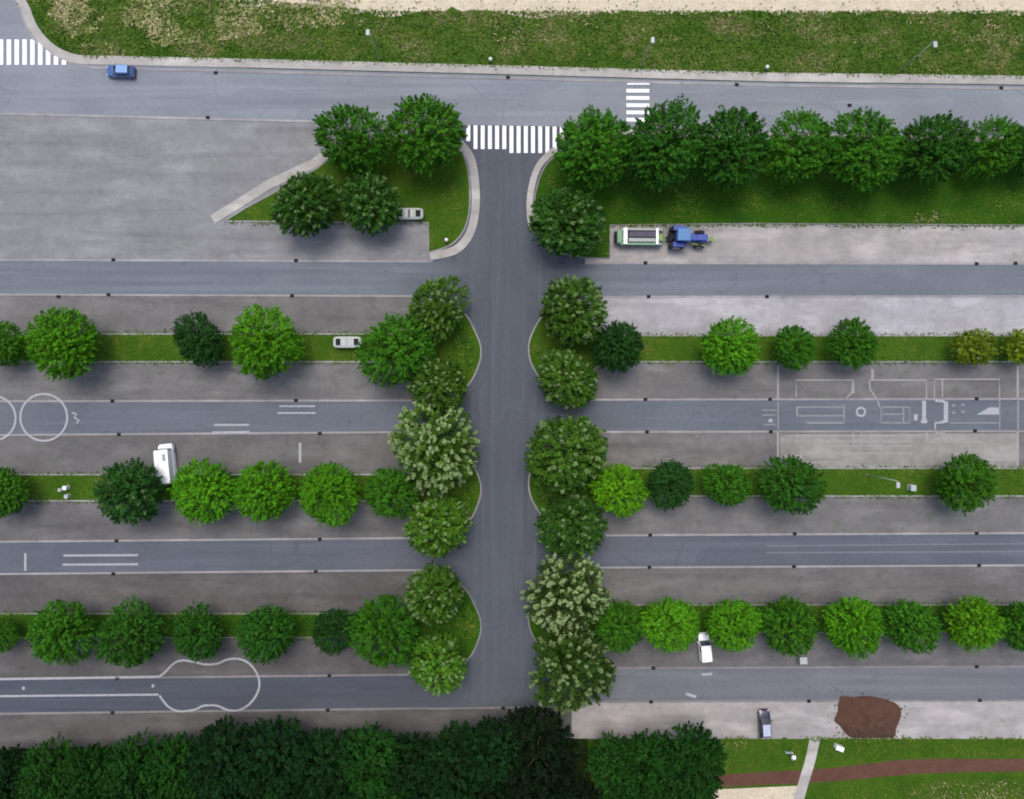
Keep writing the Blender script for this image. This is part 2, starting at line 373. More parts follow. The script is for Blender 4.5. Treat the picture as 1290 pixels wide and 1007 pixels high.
# ------------------------------------------------------------------ grass islands
def island(outline, mat, kerb_w=.24, kmat='kerb', name='grass_island'):
    o = sheet(name, outline, .085, mat)
    ribbon('kerb', outline, kerb_w, 0, .12, kmat, closed=True)
    return o
_ = [(400, 206), (470, 168), (555, 170), (583, 190), (590, 215), (592, 255), (586, 288), (570, 308), (541, 318), (541, 281), (283, 280)]
island([(283, 279), (345, 243), (400, 212), (440, 180), (555, 176)] + catmull([(583, 192), (590, 217), (592, 255), (586, 287), (569, 308), (542, 318)], 5) + [(540, 317), (540, 281)], 'grass', .2)
ribbon('footpath', catmull([(578, 180), (592, 198), (598, 226), (599, 262), (592, 294), (574, 315), (542, 323)], 5), 1.25, 0, .105, 'foot')
ribbon('footpath', [(268, 277), (340, 232), (396, 206), (440, 172)], 1.4, 0, .07, 'foot')
tl = catmull([(705, 192), (688, 208), (678, 230), (673, 258), (678, 290), (694, 314), (735, 325)], 5)
island(tl + [(768, 326), (768, 284), (940, 282), (1290, 284), (XR, 284), (XR, 181), (1290, 177), (960, 174), (760, 172)], 'grass_dk', .2, 'kerb_d')
ribbon('footpath', catmull([(700, 188), (681, 206), (671, 230), (667, 262), (671, 292)], 5), .95, 0, .105, 'foot')
isl = []
def bulb(side, yt, yb, st, sb, mat, km):
    """strip of lawn between two bays, widened to a rounded head at the main road"""
    m = (yt + yb) / 2; h = (yb - yt) / 2
    if side == 'L':
        arc = catmull([(552, yt), (584, yt + h * .27), (600, m - h * .30), (606, m + 2), (602, m + h * .36), (588, yb - h * .26), (556, yb)], 6)
        pl = [(XL, st), (440, st), (515, st), (524, st - 10), (536, yt)] + arc + [(536, yb), (524, sb + 10), (515, sb), (XL, sb)]
    else:
        arc = catmull([(718, yb), (688, yb - h * .26), (671, m + h * .36), (666, m + 2), (670, m - h * .30), (687, yt + h * .27), (720, yt)], 6)
        pl = [(XR, sb), (760, sb), (748, sb + 10), (738, yb)] + arc + [(738, yt), (748, st - 10), (760, st), (XR, st)]
    island(pl, mat, .22, km); isl.append((side, st, sb, yt, yb))
bulb('L', 377, 503, 421, 456, 'grass', 'kerb')
bulb('R', 378, 501, 423, 456, 'grass', 'kerb')
bulb('L', 549, 676, 598, 631, 'grass', 'kerb')
bulb('R', 547, 671, 590, 625, 'grass', 'kerb')
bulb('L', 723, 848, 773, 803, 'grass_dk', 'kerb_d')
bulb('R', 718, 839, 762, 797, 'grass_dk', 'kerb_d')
# ---- woodland floor and the meadow at the lower right
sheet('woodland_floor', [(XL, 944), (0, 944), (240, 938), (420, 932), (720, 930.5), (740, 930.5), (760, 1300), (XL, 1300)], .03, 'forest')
sheet('grass_ground', [(740.2, 931), (XR, 931), (XR, 1300), (760.2, 1300)], .02, 'grass')
sheet('red_path', catmull([(740, 986), (920, 975), (1040, 968), (1130, 958), (1180, 956), (1290, 956), (XR, 955)], 4) + catmull([(XR, 972), (1290, 972), (1180, 974), (1130, 977), (1040, 985), (920, 991), (745, 1002)], 4), .03, 'redpath')
sheet('sandy_ground', [(738, 1003), (915, 994), (1004, 990), (1000, 1300), (730, 1300)], .034, 'sand')
ribbon('footpath', catmull([(1027, 929), (1020, 960), (1011, 990), (1003, 1020), (998, 1060), (990, 1200)], 4), 1.55, 0, .05, 'foot')

# ------------------------------------------------------------------ painted markings
def strokes(mat, segs, name='road_marking', z=.026):
    if mat in ('ghost', 'ghost_p') and len(segs) > 4: segs = [(w_ * 1.05, p) for w_, p in segs]
    """segs: (width in px, [points])"""
    bm = bmesh.new()
    for i_, (wd, pts) in enumerate(segs): rib(bm, pts, wd * S, None, z + .0022 * i_)
    return tag(bmobj(name, bm, M[mat]), kind='structure')
def circ(cx, cy, r, n=40): return [(cx + r * math.cos(2 * math.pi * i / n), cy + r * math.sin(2 * math.pi * i / n)) for i in range(n + 1)]
tops = {-1: 50, 0: 50, 1: 50, 2: 50, 3: 50, 4: 50, 5: 54, 6: 63, 7: 71, 8: 76}
strokes('white', [(5.6, [(1.5 + 9.9 * i, tops.get(i, 50)), (1.5 + 9.9 * i, 82)]) for i in range(-6, 9)], 'zebra_crossing')
strokes('white', [(4.9, [(590 + 9.05 * i, 158 + .15 * i), (590 + 9.05 * i, (178, 188, 188, 188, 188, 188, 193)[min(i, 6)])]) for i in range(0, 14)], 'zebra_crossing')
strokes('white', [(4.6, [(789, y), (818, y + .2)]) for y in (114.5, 123.6, 132.7, 141.8, 151)] + [(2, [(790, 106), (818, 106)])], 'zebra_crossing')
strokes('faint', [(2.6, circ(-8, 527, 28)), (2.6, circ(55.5, 526, 29.5)), (2.2, [(91, 520), (97, 522), (94, 526), (100, 530), (97, 533)]),
                  (2.2, [(352, 512), (397, 512)]), (2.2, [(350, 520.5), (398, 520.5)]), (2.6, [(270, 535.5), (314, 535.5)]), (3, [(268, 545), (315, 544.5)])], z=.062)
strokes('faint', [(3.2, [(378, 558), (378, 583)])], z=.01)
strokes('faint', [(3, [(32, 697), (32, 719)]), (2.6, [(80, 700), (174, 699.5)]), (2.6, [(79, 711.5), (174, 711)])])
pe = [(199, 853), (207, 848), (219, 836), (230, 832), (245, 834), (258, 837), (274, 836), (286, 831), (300, 830), (313, 835), (323, 847), (327, 861), (323, 876), (312, 889), (299, 895), (286, 894), (273, 889), (257, 889), (245, 894), (226, 896), (212, 890), (201, 876)]
strokes('faint', [(2.6, catmull(pe, 4)), (2.6, [(XL, 879), (0, 877), (200, 875)]), (2.8, [(XL, 858), (0, 855.5), (199, 852.5)]), (3.5, [(30, 865), (30, 869)]), (3.2, [(193, 862), (193, 866)])], z=.062)
strokes('ghoster', [(1.6, [(965, 688), (1290, 685), (XR, 683)]), (2, [(965, 696.5), (1290, 695), (XR, 693)])])
strokes('faint', [(3.2, [(884, 850), (897, 849)]), (3.6, [(864, 874), (870, 876), (877, 878)]), (1.5, [(770, 871), (1000, 868), (1290, 866)])][:2])
# cycling training course
cr = [(2.4, [(980, 457), (980, 588)]), (2.6, [(1282, 455), (1282, 588)]),
      (1.8, [(1066, 502), (1073, 495), (1073, 479), (1003, 479), (1003, 500)]), (2.6, [(1067, 479), (1075, 479), (1075, 496)]),
      (1.8, [(1095, 479), (1167, 479), (1167, 502)]), (1.8, [(1095, 479), (1096, 491), (1105, 503), (1108, 513)]), (3.4, [(1099, 465), (1099, 479)]),
      (1.8, [(1177, 502), (1177, 478), (1259, 478), (1259, 502)]), (1.8, [(1187, 478), (1187, 500)])]
strokes('ghost_p', cr, z=.012)
strokes('ghost', [(1.8, [(1003, 513), (1063, 513)]), (1.8, [(1003, 524), (1062, 524)]), (2.4, [(1004, 513), (1004, 524)]), (2.6, [(1063, 510), (1063, 533), (1016, 533)]),
                  (1.8, [(1110, 513), (1146, 513), (1146, 533), (1110, 533), (1110, 513)]), (1.8, [(1112, 522), (1138, 522)]), (1.8, [(1138, 513), (1138, 533)]),
                  (1.6, [(1196, 533), (1259, 533)]), (1.6, [(960, 517), (978, 517)]), (1.6, [(960, 523), (978, 523)]), (1.8, [(962, 535), (977, 535)]),
                  (3, [(1199, 511), (1203, 511)]), (3, [(1211, 510), (1215, 510)]), (3, [(1199, 520), (1203, 520)]), (3, [(1211, 519), (1215, 519)]), (1.6, [(1259, 502), (1259, 541)]),
                  (1.8, [(980, 506), (980, 541)]), (2.6, [(1282, 505), (1282, 541)])])
strokes('faint', [(2.6, circ(1084.5, 519, 5.2, 24)), (4.4, [(1153.5, 522), (1153.5, 530)]), (5, [(1164, 505), (1164, 532)]), (4.5, [(1160, 531), (1168, 531)]), (5.5, [(1191.5, 506), (1191.5, 531)]),
                  (3, [(1186, 531), (1194, 531)]), (2.6, [(1178, 541), (1178, 533), (1190, 532)]), (3, [(1178, 505), (1190, 506)]), (4, [(968, 530), (973, 530)])])
bm = bmesh.new(); bm.faces.new([bm.verts.new(P(x, y, .027)) for x, y in ((1230, 522.5), (1259, 522.5), (1259, 513.5), (1246, 513.5))]); tag(bmobj('road_marking', bm, M['faint']), kind='structure')
strokes('ghost_p', [(2, [(1066, 534), (1075, 546)]), (2.4, [(1168, 545), (1168, 557), (1178, 557)]), (1.8, [(1000, 549), (1160, 549)]), (1.6, [(1000, 556), (1150, 556)]),
                    (1.8, [(1026, 556), (1026, 569)]), (1.6, [(1026, 562), (1150, 562)]), (1.6, [(1030, 571), (1150, 571)]), (1.6, [(1010, 583), (1062, 583)]), (3.4, [(988, 575), (1010, 575), (1010, 580)]),
                    (1.8, [(1004, 547), (1004, 560), (1010, 563), (1010, 575)]), (2, [(1075, 546), (1075, 560)]), (2, [(1085, 546), (1085, 560)]), (2, [(1097, 546), (1097, 558)]), (2, [(1178, 546), (1190, 546)]),
                    (2.2, [(1221, 558), (1221, 572)]), (2, [(1240, 558), (1240, 574), (1272, 572)]), (5, [(1248, 576), (1268, 575)]), (1.6, [(1180, 558), (1240, 557)]), (1.6, [(1259, 546), (1259, 556)]), (1.6, [(1110, 549), (1110, 558), (1130, 558)])], z=.012)

# ------------------------------------------------------------------ drain grates
def make_grate():
    t = empty('drain_grate', (0, 0, 0))
    bm = bmesh.new()
    for sx in (-1, 1): box(bm, (sx * .31, 0, .008), (.06, .56, .016))
    for sy in (-1, 1): box(bm, (0, sy * .25, .008), (.56, .06, .016))
    bmobj('grate_frame', bm, M['iron'], t)
    bm = bmesh.new()
    for i in range(7): box(bm, (-.24 + .08 * i, 0, .006), (.04, .44, .01))
    box(bm, (0, 0, -.005), (.56, .44, .01))
    bmobj('grate_bars', bm, M['iron'], t)
    return t
ORD = ['first', 'second', 'third', 'fourth', 'fifth', 'sixth', 'seventh', 'eighth', 'ninth', 'tenth', 'eleventh', 'twelfth', 'thirteenth', 'fourteenth', 'fifteenth', 'sixteenth', 'seventeenth']
grate0 = make_grate(); gused = [False]
gset = {
 'top kerb of the uppermost side road': [(143, 327.5), (373, 328.5), (813, 331.5), (1230, 332.5), (1279, 332)],
 'bottom kerb of the uppermost side road': [(74, 374), (137, 371.5), (368, 372.8), (817, 374), (966, 374)],
 'top kerb of the side road with painted circles': [(142, 505.3), (373, 504.6), (813, 503.4), (970, 503.2), (1230, 502.5)],
 'bottom kerb of the side road with painted circles': [(150, 547.5), (403, 546.3), (815, 544.2), (971, 544), (1228, 543)],
 'top kerb of the third side road down': [(147, 681.5), (403, 679.5), (819, 674.3), (1001, 672.5), (1230, 672)],
 'bottom kerb of the third side road down': [(143, 723), (398, 720.3), (818, 714.8), (1000, 713.7), (1233, 712.5)],
 'top kerb of the lowest side road': [(148, 854.5), (415, 851.3), (823, 841.8), (1230, 840)],
 'bottom kerb of the lowest side road': [(142, 898), (413, 894.5), (634, 892), (820, 884.3), (1019, 883.3), (1234, 882.3)],
 'edge of the long road along the top': [(24, 5), (262, 148.5), (272, 92), (640, 98), (928, 107), (1070, 133), (1261, 111)],
}
for where, pts in gset.items():
    for i, (x, y) in enumerate(sorted(pts)):
        t = grate0 if not gused[0] else copy_tree(grate0); gused[0] = True
        t.location = P(x, y, .062); t.scale = (.85, .85, 1); t.rotation_euler = (0, 0, .1 * math.sin(x))
        tag(t, 'drain grate, %s from left on the %s' % (ORD[i], where), 'drain grate', 'drain grates along the kerbs')

# ------------------------------------------------------------------ trees
def leaf_mesh(name, pos, nrm, L, W, tone, hue, rng):
    """a folded two-triangle leaf at each position"""
    n = len(pos)
    t = rng.normal(size=(n, 3)); t -= (t * nrm).sum(1)[:, None] * nrm; t /= np.linalg.norm(t, axis=1)[:, None] + 1e-9
    b = np.cross(nrm, t)
    Lc = L[:, None]; Wc = W[:, None]
    v = np.empty((n, 4, 3))
    v[:, 0] = pos - t * Lc * .5; v[:, 1] = pos + b * Wc * .5 - nrm * Wc * .18
    v[:, 2] = pos + t * Lc * .5 - nrm * Lc * .12; v[:, 3] = pos - b * Wc * .5 - nrm * Wc * .18
    me = bpy.data.meshes.new(name); me.vertices.add(n * 4); me.vertices.foreach_set('co', v.reshape(-1))
    me.loops.add(n * 4); me.loops.foreach_set('vertex_index', np.arange(n * 4, dtype=np.int32))
    me.polygons.add(n); me.polygons.foreach_set('loop_start', np.arange(0, n * 4, 4, dtype=np.int32)); me.polygons.foreach_set('loop_total', np.full(n, 4, dtype=np.int32))
    for nm, val in (('tone', tone), ('hue', hue)):
        a = me.attributes.new(nm, 'FLOAT', 'FACE'); a.data.foreach_set('value', val.astype(np.float32))
    me.update(); me.validate()
    return me
def unit(v): return v / (np.linalg.norm(v, axis=-1, keepdims=True) + 1e-9)
def crown_mesh(seed, nsh, per, leaf, w, ln, top=.82, lump=.16):
    """a domed crown of leafy shoots that stand out from the limbs, with gaps between them"""
    rng = np.random.default_rng(seed)
    d = []; 
    for i in range(nsh):           # even directions over the dome and its flanks
        z = 1 - (i + .5) / nsh * 1.42; ph = i * 2.399963 + rng.uniform(-.3, .3); z += rng.uniform(-.05, .05); z = max(-.5, min(1, z)); q = math.sqrt(max(0, 1 - z * z))
        d.append((q * math.cos(ph), q * math.sin(ph), z))
    d = unit(np.array(d))
    bl = unit(rng.normal(size=(9, 3)) + np.array((0, 0, .3))); amp = rng.uniform(-.6, 1, 9)
    f = (np.exp(-((d[:, None, :] - bl[None]) ** 2).sum(2) / .22) * amp).sum(1)
    rad = .87 + lump * f + rng.normal(0, .045, nsh); rad *= np.where(rng.random(nsh) < .12, .84, 1)
    tip = d * rad[:, None]; tip[:, 2] *= top
    sd = unit(d + rng.normal(size=(nsh, 3)) * .25 + np.array((0, 0, .18)))
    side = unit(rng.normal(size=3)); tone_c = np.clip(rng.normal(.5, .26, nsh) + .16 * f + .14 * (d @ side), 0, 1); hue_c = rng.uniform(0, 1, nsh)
    idx = np.repeat(np.arange(nsh), per); n = len(idx)
    u = rng.random(n) ** 1.25                      # 0 at the tip, 1 down the shoot
    wd = w * (.45 + 1.1 * u)
    pos = tip[idx] - sd[idx] * (u * ln)[:, None] + rng.normal(size=(n, 3)) * wd[:, None]
    nrm = unit(sd[idx] * .8 + rng.normal(size=(n, 3)) * .5 + np.array((0, 0, .4)))
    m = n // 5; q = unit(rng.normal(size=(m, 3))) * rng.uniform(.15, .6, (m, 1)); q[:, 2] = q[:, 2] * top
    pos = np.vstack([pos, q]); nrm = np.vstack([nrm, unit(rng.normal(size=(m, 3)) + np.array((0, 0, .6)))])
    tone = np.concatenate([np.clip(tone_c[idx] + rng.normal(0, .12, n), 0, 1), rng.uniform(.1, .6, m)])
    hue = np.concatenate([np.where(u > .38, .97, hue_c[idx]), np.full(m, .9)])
    N = len(pos); L = leaf * rng.uniform(.7, 1.35, N)
    me = leaf_mesh('crown', pos, nrm, L, L * .6, tone, hue, rng)
    me.materials.append(M['leaf']); return me
def trunk_mesh(seed):
    rg = random.Random(seed); bm = bmesh.new()
    def limb(a, b, r1, r2, k=2):
        a = Vector(a); b = Vector(b); p = a
        for i in range(1, k + 1):
            q = a.lerp(b, i / k) + Vector((rg.uniform(-1, 1), rg.uniform(-1, 1), 0)) * .02 * (i < k)
            cyl(bm, p, q, r1 + (r2 - r1) * (i - 1) / k, r1 + (r2 - r1) * i / k, 8); p = q
    limb((0, 0, -1.0), (0, 0, -.25), .052, .038, 3); limb((0, 0, -.26), (.01, .01, .35), .038, .014, 3)
    for i in range(7):
        a = i * 2.4 + rg.uniform(-.3, .3); e = rg.uniform(.35, .62); z0 = -.3 + .07 * i
        limb((0, 0, z0), (math.cos(a) * e, math.sin(a) * e, z0 + rg.uniform(.25, .45)), .020, .006)
    me = bpy.data.meshes.new('trunk'); bm.to_mesh(me); bm.free(); me.materials.append(M['bark']); return me
FINE = [crown_mesh(s, 430, 40, .052, .021, .25, .95, .25) for s in (11, 12, 13, 14, 15, 16, 17)]
COARSE = [crown_mesh(s, 300, 54, .055, .026, .26, .95, .29) for s in (21, 22, 23, 24, 25, 26)]
SPARSE = [crown_mesh(s, 140, 42, .075, .04, .3, .9, .24) for s in (31, 32)]
TRUNK = [trunk_mesh(s) for s in (1, 2, 3)]
KIND = {  # mesh list, object colour (alpha: 1 - share of pale clumps)
 'bright': (FINE, (.052, .180, .008, 1.0)), 'green': (FINE, (.034, .125, .010, 1.0)), 'deep': (FINE, (.021, .086, .010, 1.0)),
 'lime': (FINE, (.068, .205, .008, 1.0)), 'dark': (FINE, (.014, .054, .011, 1.0)), 'coarse': (COARSE, (.028, .088, .014, .78)),
 'olive': (COARSE, (.036, .092, .012, .70)), 'lightolive': (COARSE, (.050, .140, .014, .66)), 'pale': (COARSE, (.040, .092, .014, .30)),
 'blossom': (COARSE, (.034, .066, .018, .25)), 'darkpale': (COARSE, (.026, .062, .012, .60)), 'yellow': (SPARSE, (.095, .150, .010, .85)),
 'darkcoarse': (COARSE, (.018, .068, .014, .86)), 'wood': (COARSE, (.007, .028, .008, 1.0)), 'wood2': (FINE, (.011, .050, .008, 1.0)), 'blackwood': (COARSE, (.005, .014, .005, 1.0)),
}
def tree(px, py, rp, kind, label, group, hgt=None, name='broadleaf_tree', sq=None):
    rg = random.Random(int(px * 13 + py * 7)); meshes, colr = KIND[kind]
    sc_ = rp * S
    # crown centre height about 1.15 crown radii above ground; the crown shows larger because it is nearer
    Hc = 1.02 * sc_ if hgt is None else hgt
    k = (H - Hc - .3 * sc_) / H; rad = sc_ * k * 1.09
    gx, gy = G(px, py, Hc)
    t = empty(name, P(gx, gy, 0), rg.uniform(0, 6.28), 1)
    jv = rg.uniform(.88, 1.12); jit = [colr[0] * jv * rg.uniform(.95, 1.05), colr[1] * jv, colr[2] * jv]
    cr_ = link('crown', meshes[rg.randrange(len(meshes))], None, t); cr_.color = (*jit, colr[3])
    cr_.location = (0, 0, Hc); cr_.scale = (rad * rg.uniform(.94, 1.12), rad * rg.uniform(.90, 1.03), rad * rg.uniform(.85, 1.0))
    tr = link('trunk', TRUNK[rg.randrange(3)], None, t); tr.location = (0, 0, Hc); tr.scale = (rad, rad, Hc)
    tag(t, label, 'tree', group)
    return t
WORD = {'bright': 'bright green', 'green': 'mid green', 'deep': 'deep green', 'lime': 'yellow-green', 'dark': 'small dark green', 'coarse': 'coarse-leaved green',
        'olive': 'olive green', 'lightolive': 'light olive', 'pale': 'large pale-flecked', 'blossom': 'cream-flecked', 'darkpale': 'dark pale-speckled', 'yellow': 'thin yellowish', 'darkcoarse': 'dark coarse-leaved'}
rows = {
 'in the top left triangular island': [(443, 178, 46, 'green'), (537, 168, 51, 'green'), (384, 258, 43, 'coarse'), (467, 258, 39, 'coarse')],
 'of the row below the top right road': [(747, 189, 53, 'green'), (836, 186, 53, 'deep'), (920, 186, 53, 'deep'), (1008, 187, 44, 'green'), (1090, 190, 49, 'green'), (1176, 187, 46, 'deep'), (1252, 188, 37, 'green'), (1296, 190, 34, 'deep')],
 'on the first strip, left of the main road': [(0, 434, 30, 'green'), (80, 433, 45, 'bright'), (252, 429, 33, 'dark'), (333, 433, 47, 'bright'), (500, 440, 47, 'green')],
 'on the first strip, right of the main road': [(778, 436, 35, 'dark'), (920, 438, 38, 'bright'), (999, 437, 30, 'green'), (1074, 432, 31, 'green'), (1226, 437, 26, 'yellow'), (1286, 437, 23, 'yellow')],
 'on the second strip, left of the main road': [(0, 620, 33, 'green'), (165, 620, 42, 'darkcoarse'), (256, 619, 40, 'bright'), (333, 620, 41, 'bright'), (416, 621, 39, 'bright'), (492, 622, 34, 'green')],
 'on the second strip, right of the main road': [(778, 618, 33, 'lime'), (845, 610, 30, 'dark'), (917, 610, 31, 'green'), (995, 612, 41, 'deep'), (1217, 607, 37, 'green')],
 'on the third strip, left of the main road': [(0, 800, 22, 'green'), (78, 797, 41, 'green'), (166, 802, 40, 'deep'), (250, 799, 35, 'deep'), (335, 798, 37, 'deep'), (423, 793, 29, 'dark'), (487, 795, 43, 'green')],
 'on the third strip, right of the main road': [(780, 790, 33, 'green'), (846, 787, 38, 'bright'), (922, 787, 34, 'bright'), (995, 790, 37, 'green'), (1076, 790, 37, 'bright'), (1147, 788, 35, 'green'), (1227, 785, 36, 'lime'), (1290, 790, 32, 'green')],
}
ENDS = ['leftmost', 'second', 'third', 'fourth', 'fifth', 'sixth', 'seventh', 'eighth', 'ninth']
for where, lst in rows.items():
    for i, (x, y, r_, k) in enumerate(sorted(lst)):
        pos = 'leftmost' if i == 0 else ENDS[i] + ' from left'
        tree(x, y, r_, k, '%s tree, %s %s' % (WORD[k], pos, where), 'trees ' + where)
for x, y, r_, k, lb in [
 (714, 280, 47, 'coarse', 'round coarse-leaved tree left of the tractor and trailer'),
 (549, 391, 38, 'olive', 'olive green tree at top of the first left island head'),
 (550, 484, 38, 'olive', 'olive green tree at bottom of the first left island head'),
 (722, 392, 45, 'olive', 'large olive green tree at top of the first right island head'),
 (714, 476, 38, 'olive', 'smaller olive green tree at bottom of the first right island head'),
 (550, 567, 54, 'pale', 'large pale-flecked tree at top of the second left island head'),
 (553, 663, 39, 'lightolive', 'light olive tree at bottom of the second left island head'),
 (716, 572, 53, 'olive', 'big olive green tree at top of the second right island head'),
 (718, 662, 43, 'coarse', 'coarse-leaved tree at bottom of the second right island head'),
 (547, 748, 38, 'olive', 'olive green tree at top of the third left island head'),
 (551, 838, 41, 'lightolive', 'light olive tree at bottom of the third left island head'),
 (712, 752, 51, 'blossom', 'palest cream-flecked tree, on the third right island head'),
 (724, 843, 54, 'darkpale', 'dark pale-speckled tree at bottom of the third right island head')]:
    tree(x, y, r_, k, lb, 'trees on the rounded island heads', hgt=5.2 if r_ > 44 else 4.4)
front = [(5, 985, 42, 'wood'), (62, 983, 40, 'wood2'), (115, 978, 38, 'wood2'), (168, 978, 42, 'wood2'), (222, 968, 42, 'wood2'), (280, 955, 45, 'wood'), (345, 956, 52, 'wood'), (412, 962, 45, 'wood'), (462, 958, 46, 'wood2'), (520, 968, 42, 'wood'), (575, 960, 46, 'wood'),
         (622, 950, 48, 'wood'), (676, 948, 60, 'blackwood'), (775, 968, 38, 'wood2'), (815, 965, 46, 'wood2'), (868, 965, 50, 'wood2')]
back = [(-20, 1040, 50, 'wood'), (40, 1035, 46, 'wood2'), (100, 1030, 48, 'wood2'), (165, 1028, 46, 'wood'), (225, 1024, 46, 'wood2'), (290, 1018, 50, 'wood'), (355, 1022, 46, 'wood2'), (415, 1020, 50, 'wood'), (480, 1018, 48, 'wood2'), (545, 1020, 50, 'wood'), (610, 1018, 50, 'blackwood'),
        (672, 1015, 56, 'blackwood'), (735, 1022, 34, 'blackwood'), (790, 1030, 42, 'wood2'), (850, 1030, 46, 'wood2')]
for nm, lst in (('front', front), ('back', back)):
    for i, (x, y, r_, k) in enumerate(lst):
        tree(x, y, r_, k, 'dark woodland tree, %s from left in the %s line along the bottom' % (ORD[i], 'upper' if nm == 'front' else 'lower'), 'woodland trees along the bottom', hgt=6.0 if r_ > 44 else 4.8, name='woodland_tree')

# ------------------------------------------------------------------ low growth (stuff)
def inside(x, y, poly):
    c = False; j = len(poly) - 1
    for i in range(len(poly)):
        xi, yi = poly[i]; xj, yj = poly[j]
        if (yi > y) != (yj > y) and x < (xj - xi) * (y - yi) / (yj - yi) + xi: c = not c
        j = i
    return c
def tufts(name, polys, dens, size, z, mat, seed, bias=None, up=.6):
    rng = np.random.default_rng(seed); pts = []
    for poly in polys:
        xs = [p[0] for p in poly]; ys = [p[1] for p in poly]
        x0, x1, y0, y1 = max(-80, min(xs)), min(1370, max(xs)), max(-60, min(ys)), min(1060, max(ys))
        n = int((x1 - x0) * (y1 - y0) * S * S * dens)
        for x, y in zip(rng.uniform(x0, x1, n), rng.uniform(y0, y1, n)):
            if inside(x, y, poly):
                v = min(1, max(0, noise.noise(Vector((x * .018, y * .03, seed))) * .8 + noise.noise(Vector((x * .07, y * .09, seed))) * .5 + .45))
                if bias is None or rng.random() < bias(v, x, y): pts.append((x, y, v))
    n = len(pts); a = np.array(pts)
    pos = np.stack([(a[:, 0] - 645) * S, (503.5 - a[:, 1]) * S, z + rng.uniform(.02, .35, n) * size * 1.2], 1)
    nrm = unit(rng.normal(size=(n, 3)) * (1 - up) + np.array((0, 0, up)))
    L = size * rng.uniform(.5, 1.4, n)
    me = leaf_mesh(name, pos, nrm, L, L * rng.uniform(.25, .6, n), np.clip(a[:, 2] + rng.normal(0, .2, n), 0, 1), rng.uniform(0, 1, n), rng)
    me.materials.append(mat); return tag(link(name, me, None), kind='stuff')
vg = [(x, y) for x, y in corner] + topedge[1:] + [(XR, 14), (480, 14), (330, 0), (330, -60)]
t1 = tuftmat('verge_blades', (.035, .095, .008), (.080, .150, .016), (.22, .20, .09))
t2 = tuftmat('lawn_blades', (.022, .080, .005), (.055, .125, .008), (.15, .170, .03))
t3 = tuftmat('weed_leaves', (.08, .14, .02), (.20, .24, .07), (.42, .38, .20))
tufts('verge_grass', [vg], 34, .42, -.01, t1, 5)
tag(tufts('tall_weeds', [[(60, -60), (330, -60), (470, -30), (440, 30), (330, 45), (180, 62), (105, 60), (62, 20)]], 42, .55, .05, t3, 9, lambda v, x, y: min(1, max(.05, (v - .30) * 2.6)) * (1.0 if x < 300 else .45)), kind='stuff')
tufts('straw_grass', [[(330, 18), (XR, 20), (XR, 62), (330, 50)]], 14, .4, .02, tuftmat('straw_blades', (.10, .13, .03), (.20, .19, .08), (.36, .31, .17)), 17, lambda v, x, y: max(0, (v - .35) * 1.7) * (1 if y < 40 else .6))
tufts('field_weeds', [[(300, -30), (XR, -30), (XR, 22), (480, 20), (300, 20)]], 4, .4, 0, t1, 10, lambda v, x, y: .9 if y > 8 + 6 * v else .25 * v)
lawns = []
for side, st, sb, yt, yb in isl:
    lawns.append([(XL, st + 1), (505, st + 1), (505, sb - 1), (XL, sb - 1)] if side == 'L' else [(XR, st + 1), (775, st + 1), (775, sb - 1), (XR, sb - 1)])
    lawns.append([(540, yt + 6), (560, yt + 8), (600, (yt + yb) / 2 - 12), (600, (yt + yb) / 2 + 14), (565, yb - 8), (540, yb - 6)] if side == 'L' else [(735, yt + 6), (715, yt + 8), (672, (yt + yb) / 2 - 12), (672, (yt + yb) / 2 + 14), (712, yb - 8), (735, yb - 6)])
lawns += [[(290, 278), (400, 214), (470, 178), (578, 195), (588, 255), (565, 305), (544, 314), (541, 279)], [(770, 281), (1370, 281), (1370, 182), (720, 178), (690, 215), (690, 300), (766, 322)], [(1032, 934), (1370, 934), (1370, 953), (1180, 953), (1036, 963)], [(880, 934), (1018, 934), (1012, 965), (880, 975)], [(1016, 990), (1180, 978), (1370, 976), (1370, 1060), (1004, 1060)]]
tufts('grass', lawns, 16, .26, .09, t2, 6, up=.75)
tufts('ground_cover', [p for i, p in enumerate(lawns[:12]) if i % 2], 5, .75, .15, tuftmat('cover_leaves', (.012, .05, .006), (.03, .10, .008), (.07, .14, .015)), 15, lambda v, x, y: max(0, v * 1.6 - .35))
tufts('undergrowth', [[(XL, 944), (240, 940), (420, 934), (735, 932), (760, 1060), (XL, 1060)]], 10, .5, .05, tuftmat('undergrowth_leaves', (.010, .03, .006), (.02, .05, .01), (.05, .07, .02)), 8)
def edge_growth(name, lines, per_m, size, z, mat, seed, spread):
    rng = np.random.default_rng(seed); P_ = []
    for ln in lines:
        for (xa, ya), (xb, yb) in zip(ln, ln[1:]):
            L_ = math.hypot(xb - xa, yb - ya) * S
            if L_ < .05: continue
            for u in rng.random(int(L_ * per_m) + 1):
                x = xa + (xb - xa) * u; y = ya + (yb - ya) * u
                if -60 < x < 1350 and noise.noise(Vector((x * .05, y * .05, seed))) > -.25 + rng.normal() * .15:
                    P_.append(((x - 645) * S + rng.normal() * spread, (503.5 - y) * S + rng.normal() * spread, z + rng.uniform(.0, .12)))
    pos = np.array(P_); n = len(pos); nrm = unit(rng.normal(size=(n, 3)) * .3 + np.array((0, 0, .7))); L = size * rng.uniform(.4, 1.5, n)
    me = leaf_mesh(name, pos, nrm, L, L * rng.uniform(.3, .7, n), rng.uniform(0, 1, n), rng.uniform(0, 1, n), rng); me.materials.append(mat)
    return tag(link(name, me, None), kind='stuff')
strip_edges = []
for side, st, sb, yt, yb in isl:
    strip_edges += [[(-60, st), (515, st)], [(-60, sb), (515, sb)]] if side == 'L' else [[(760, st), (1350, st)], [(760, sb), (1350, sb)]]
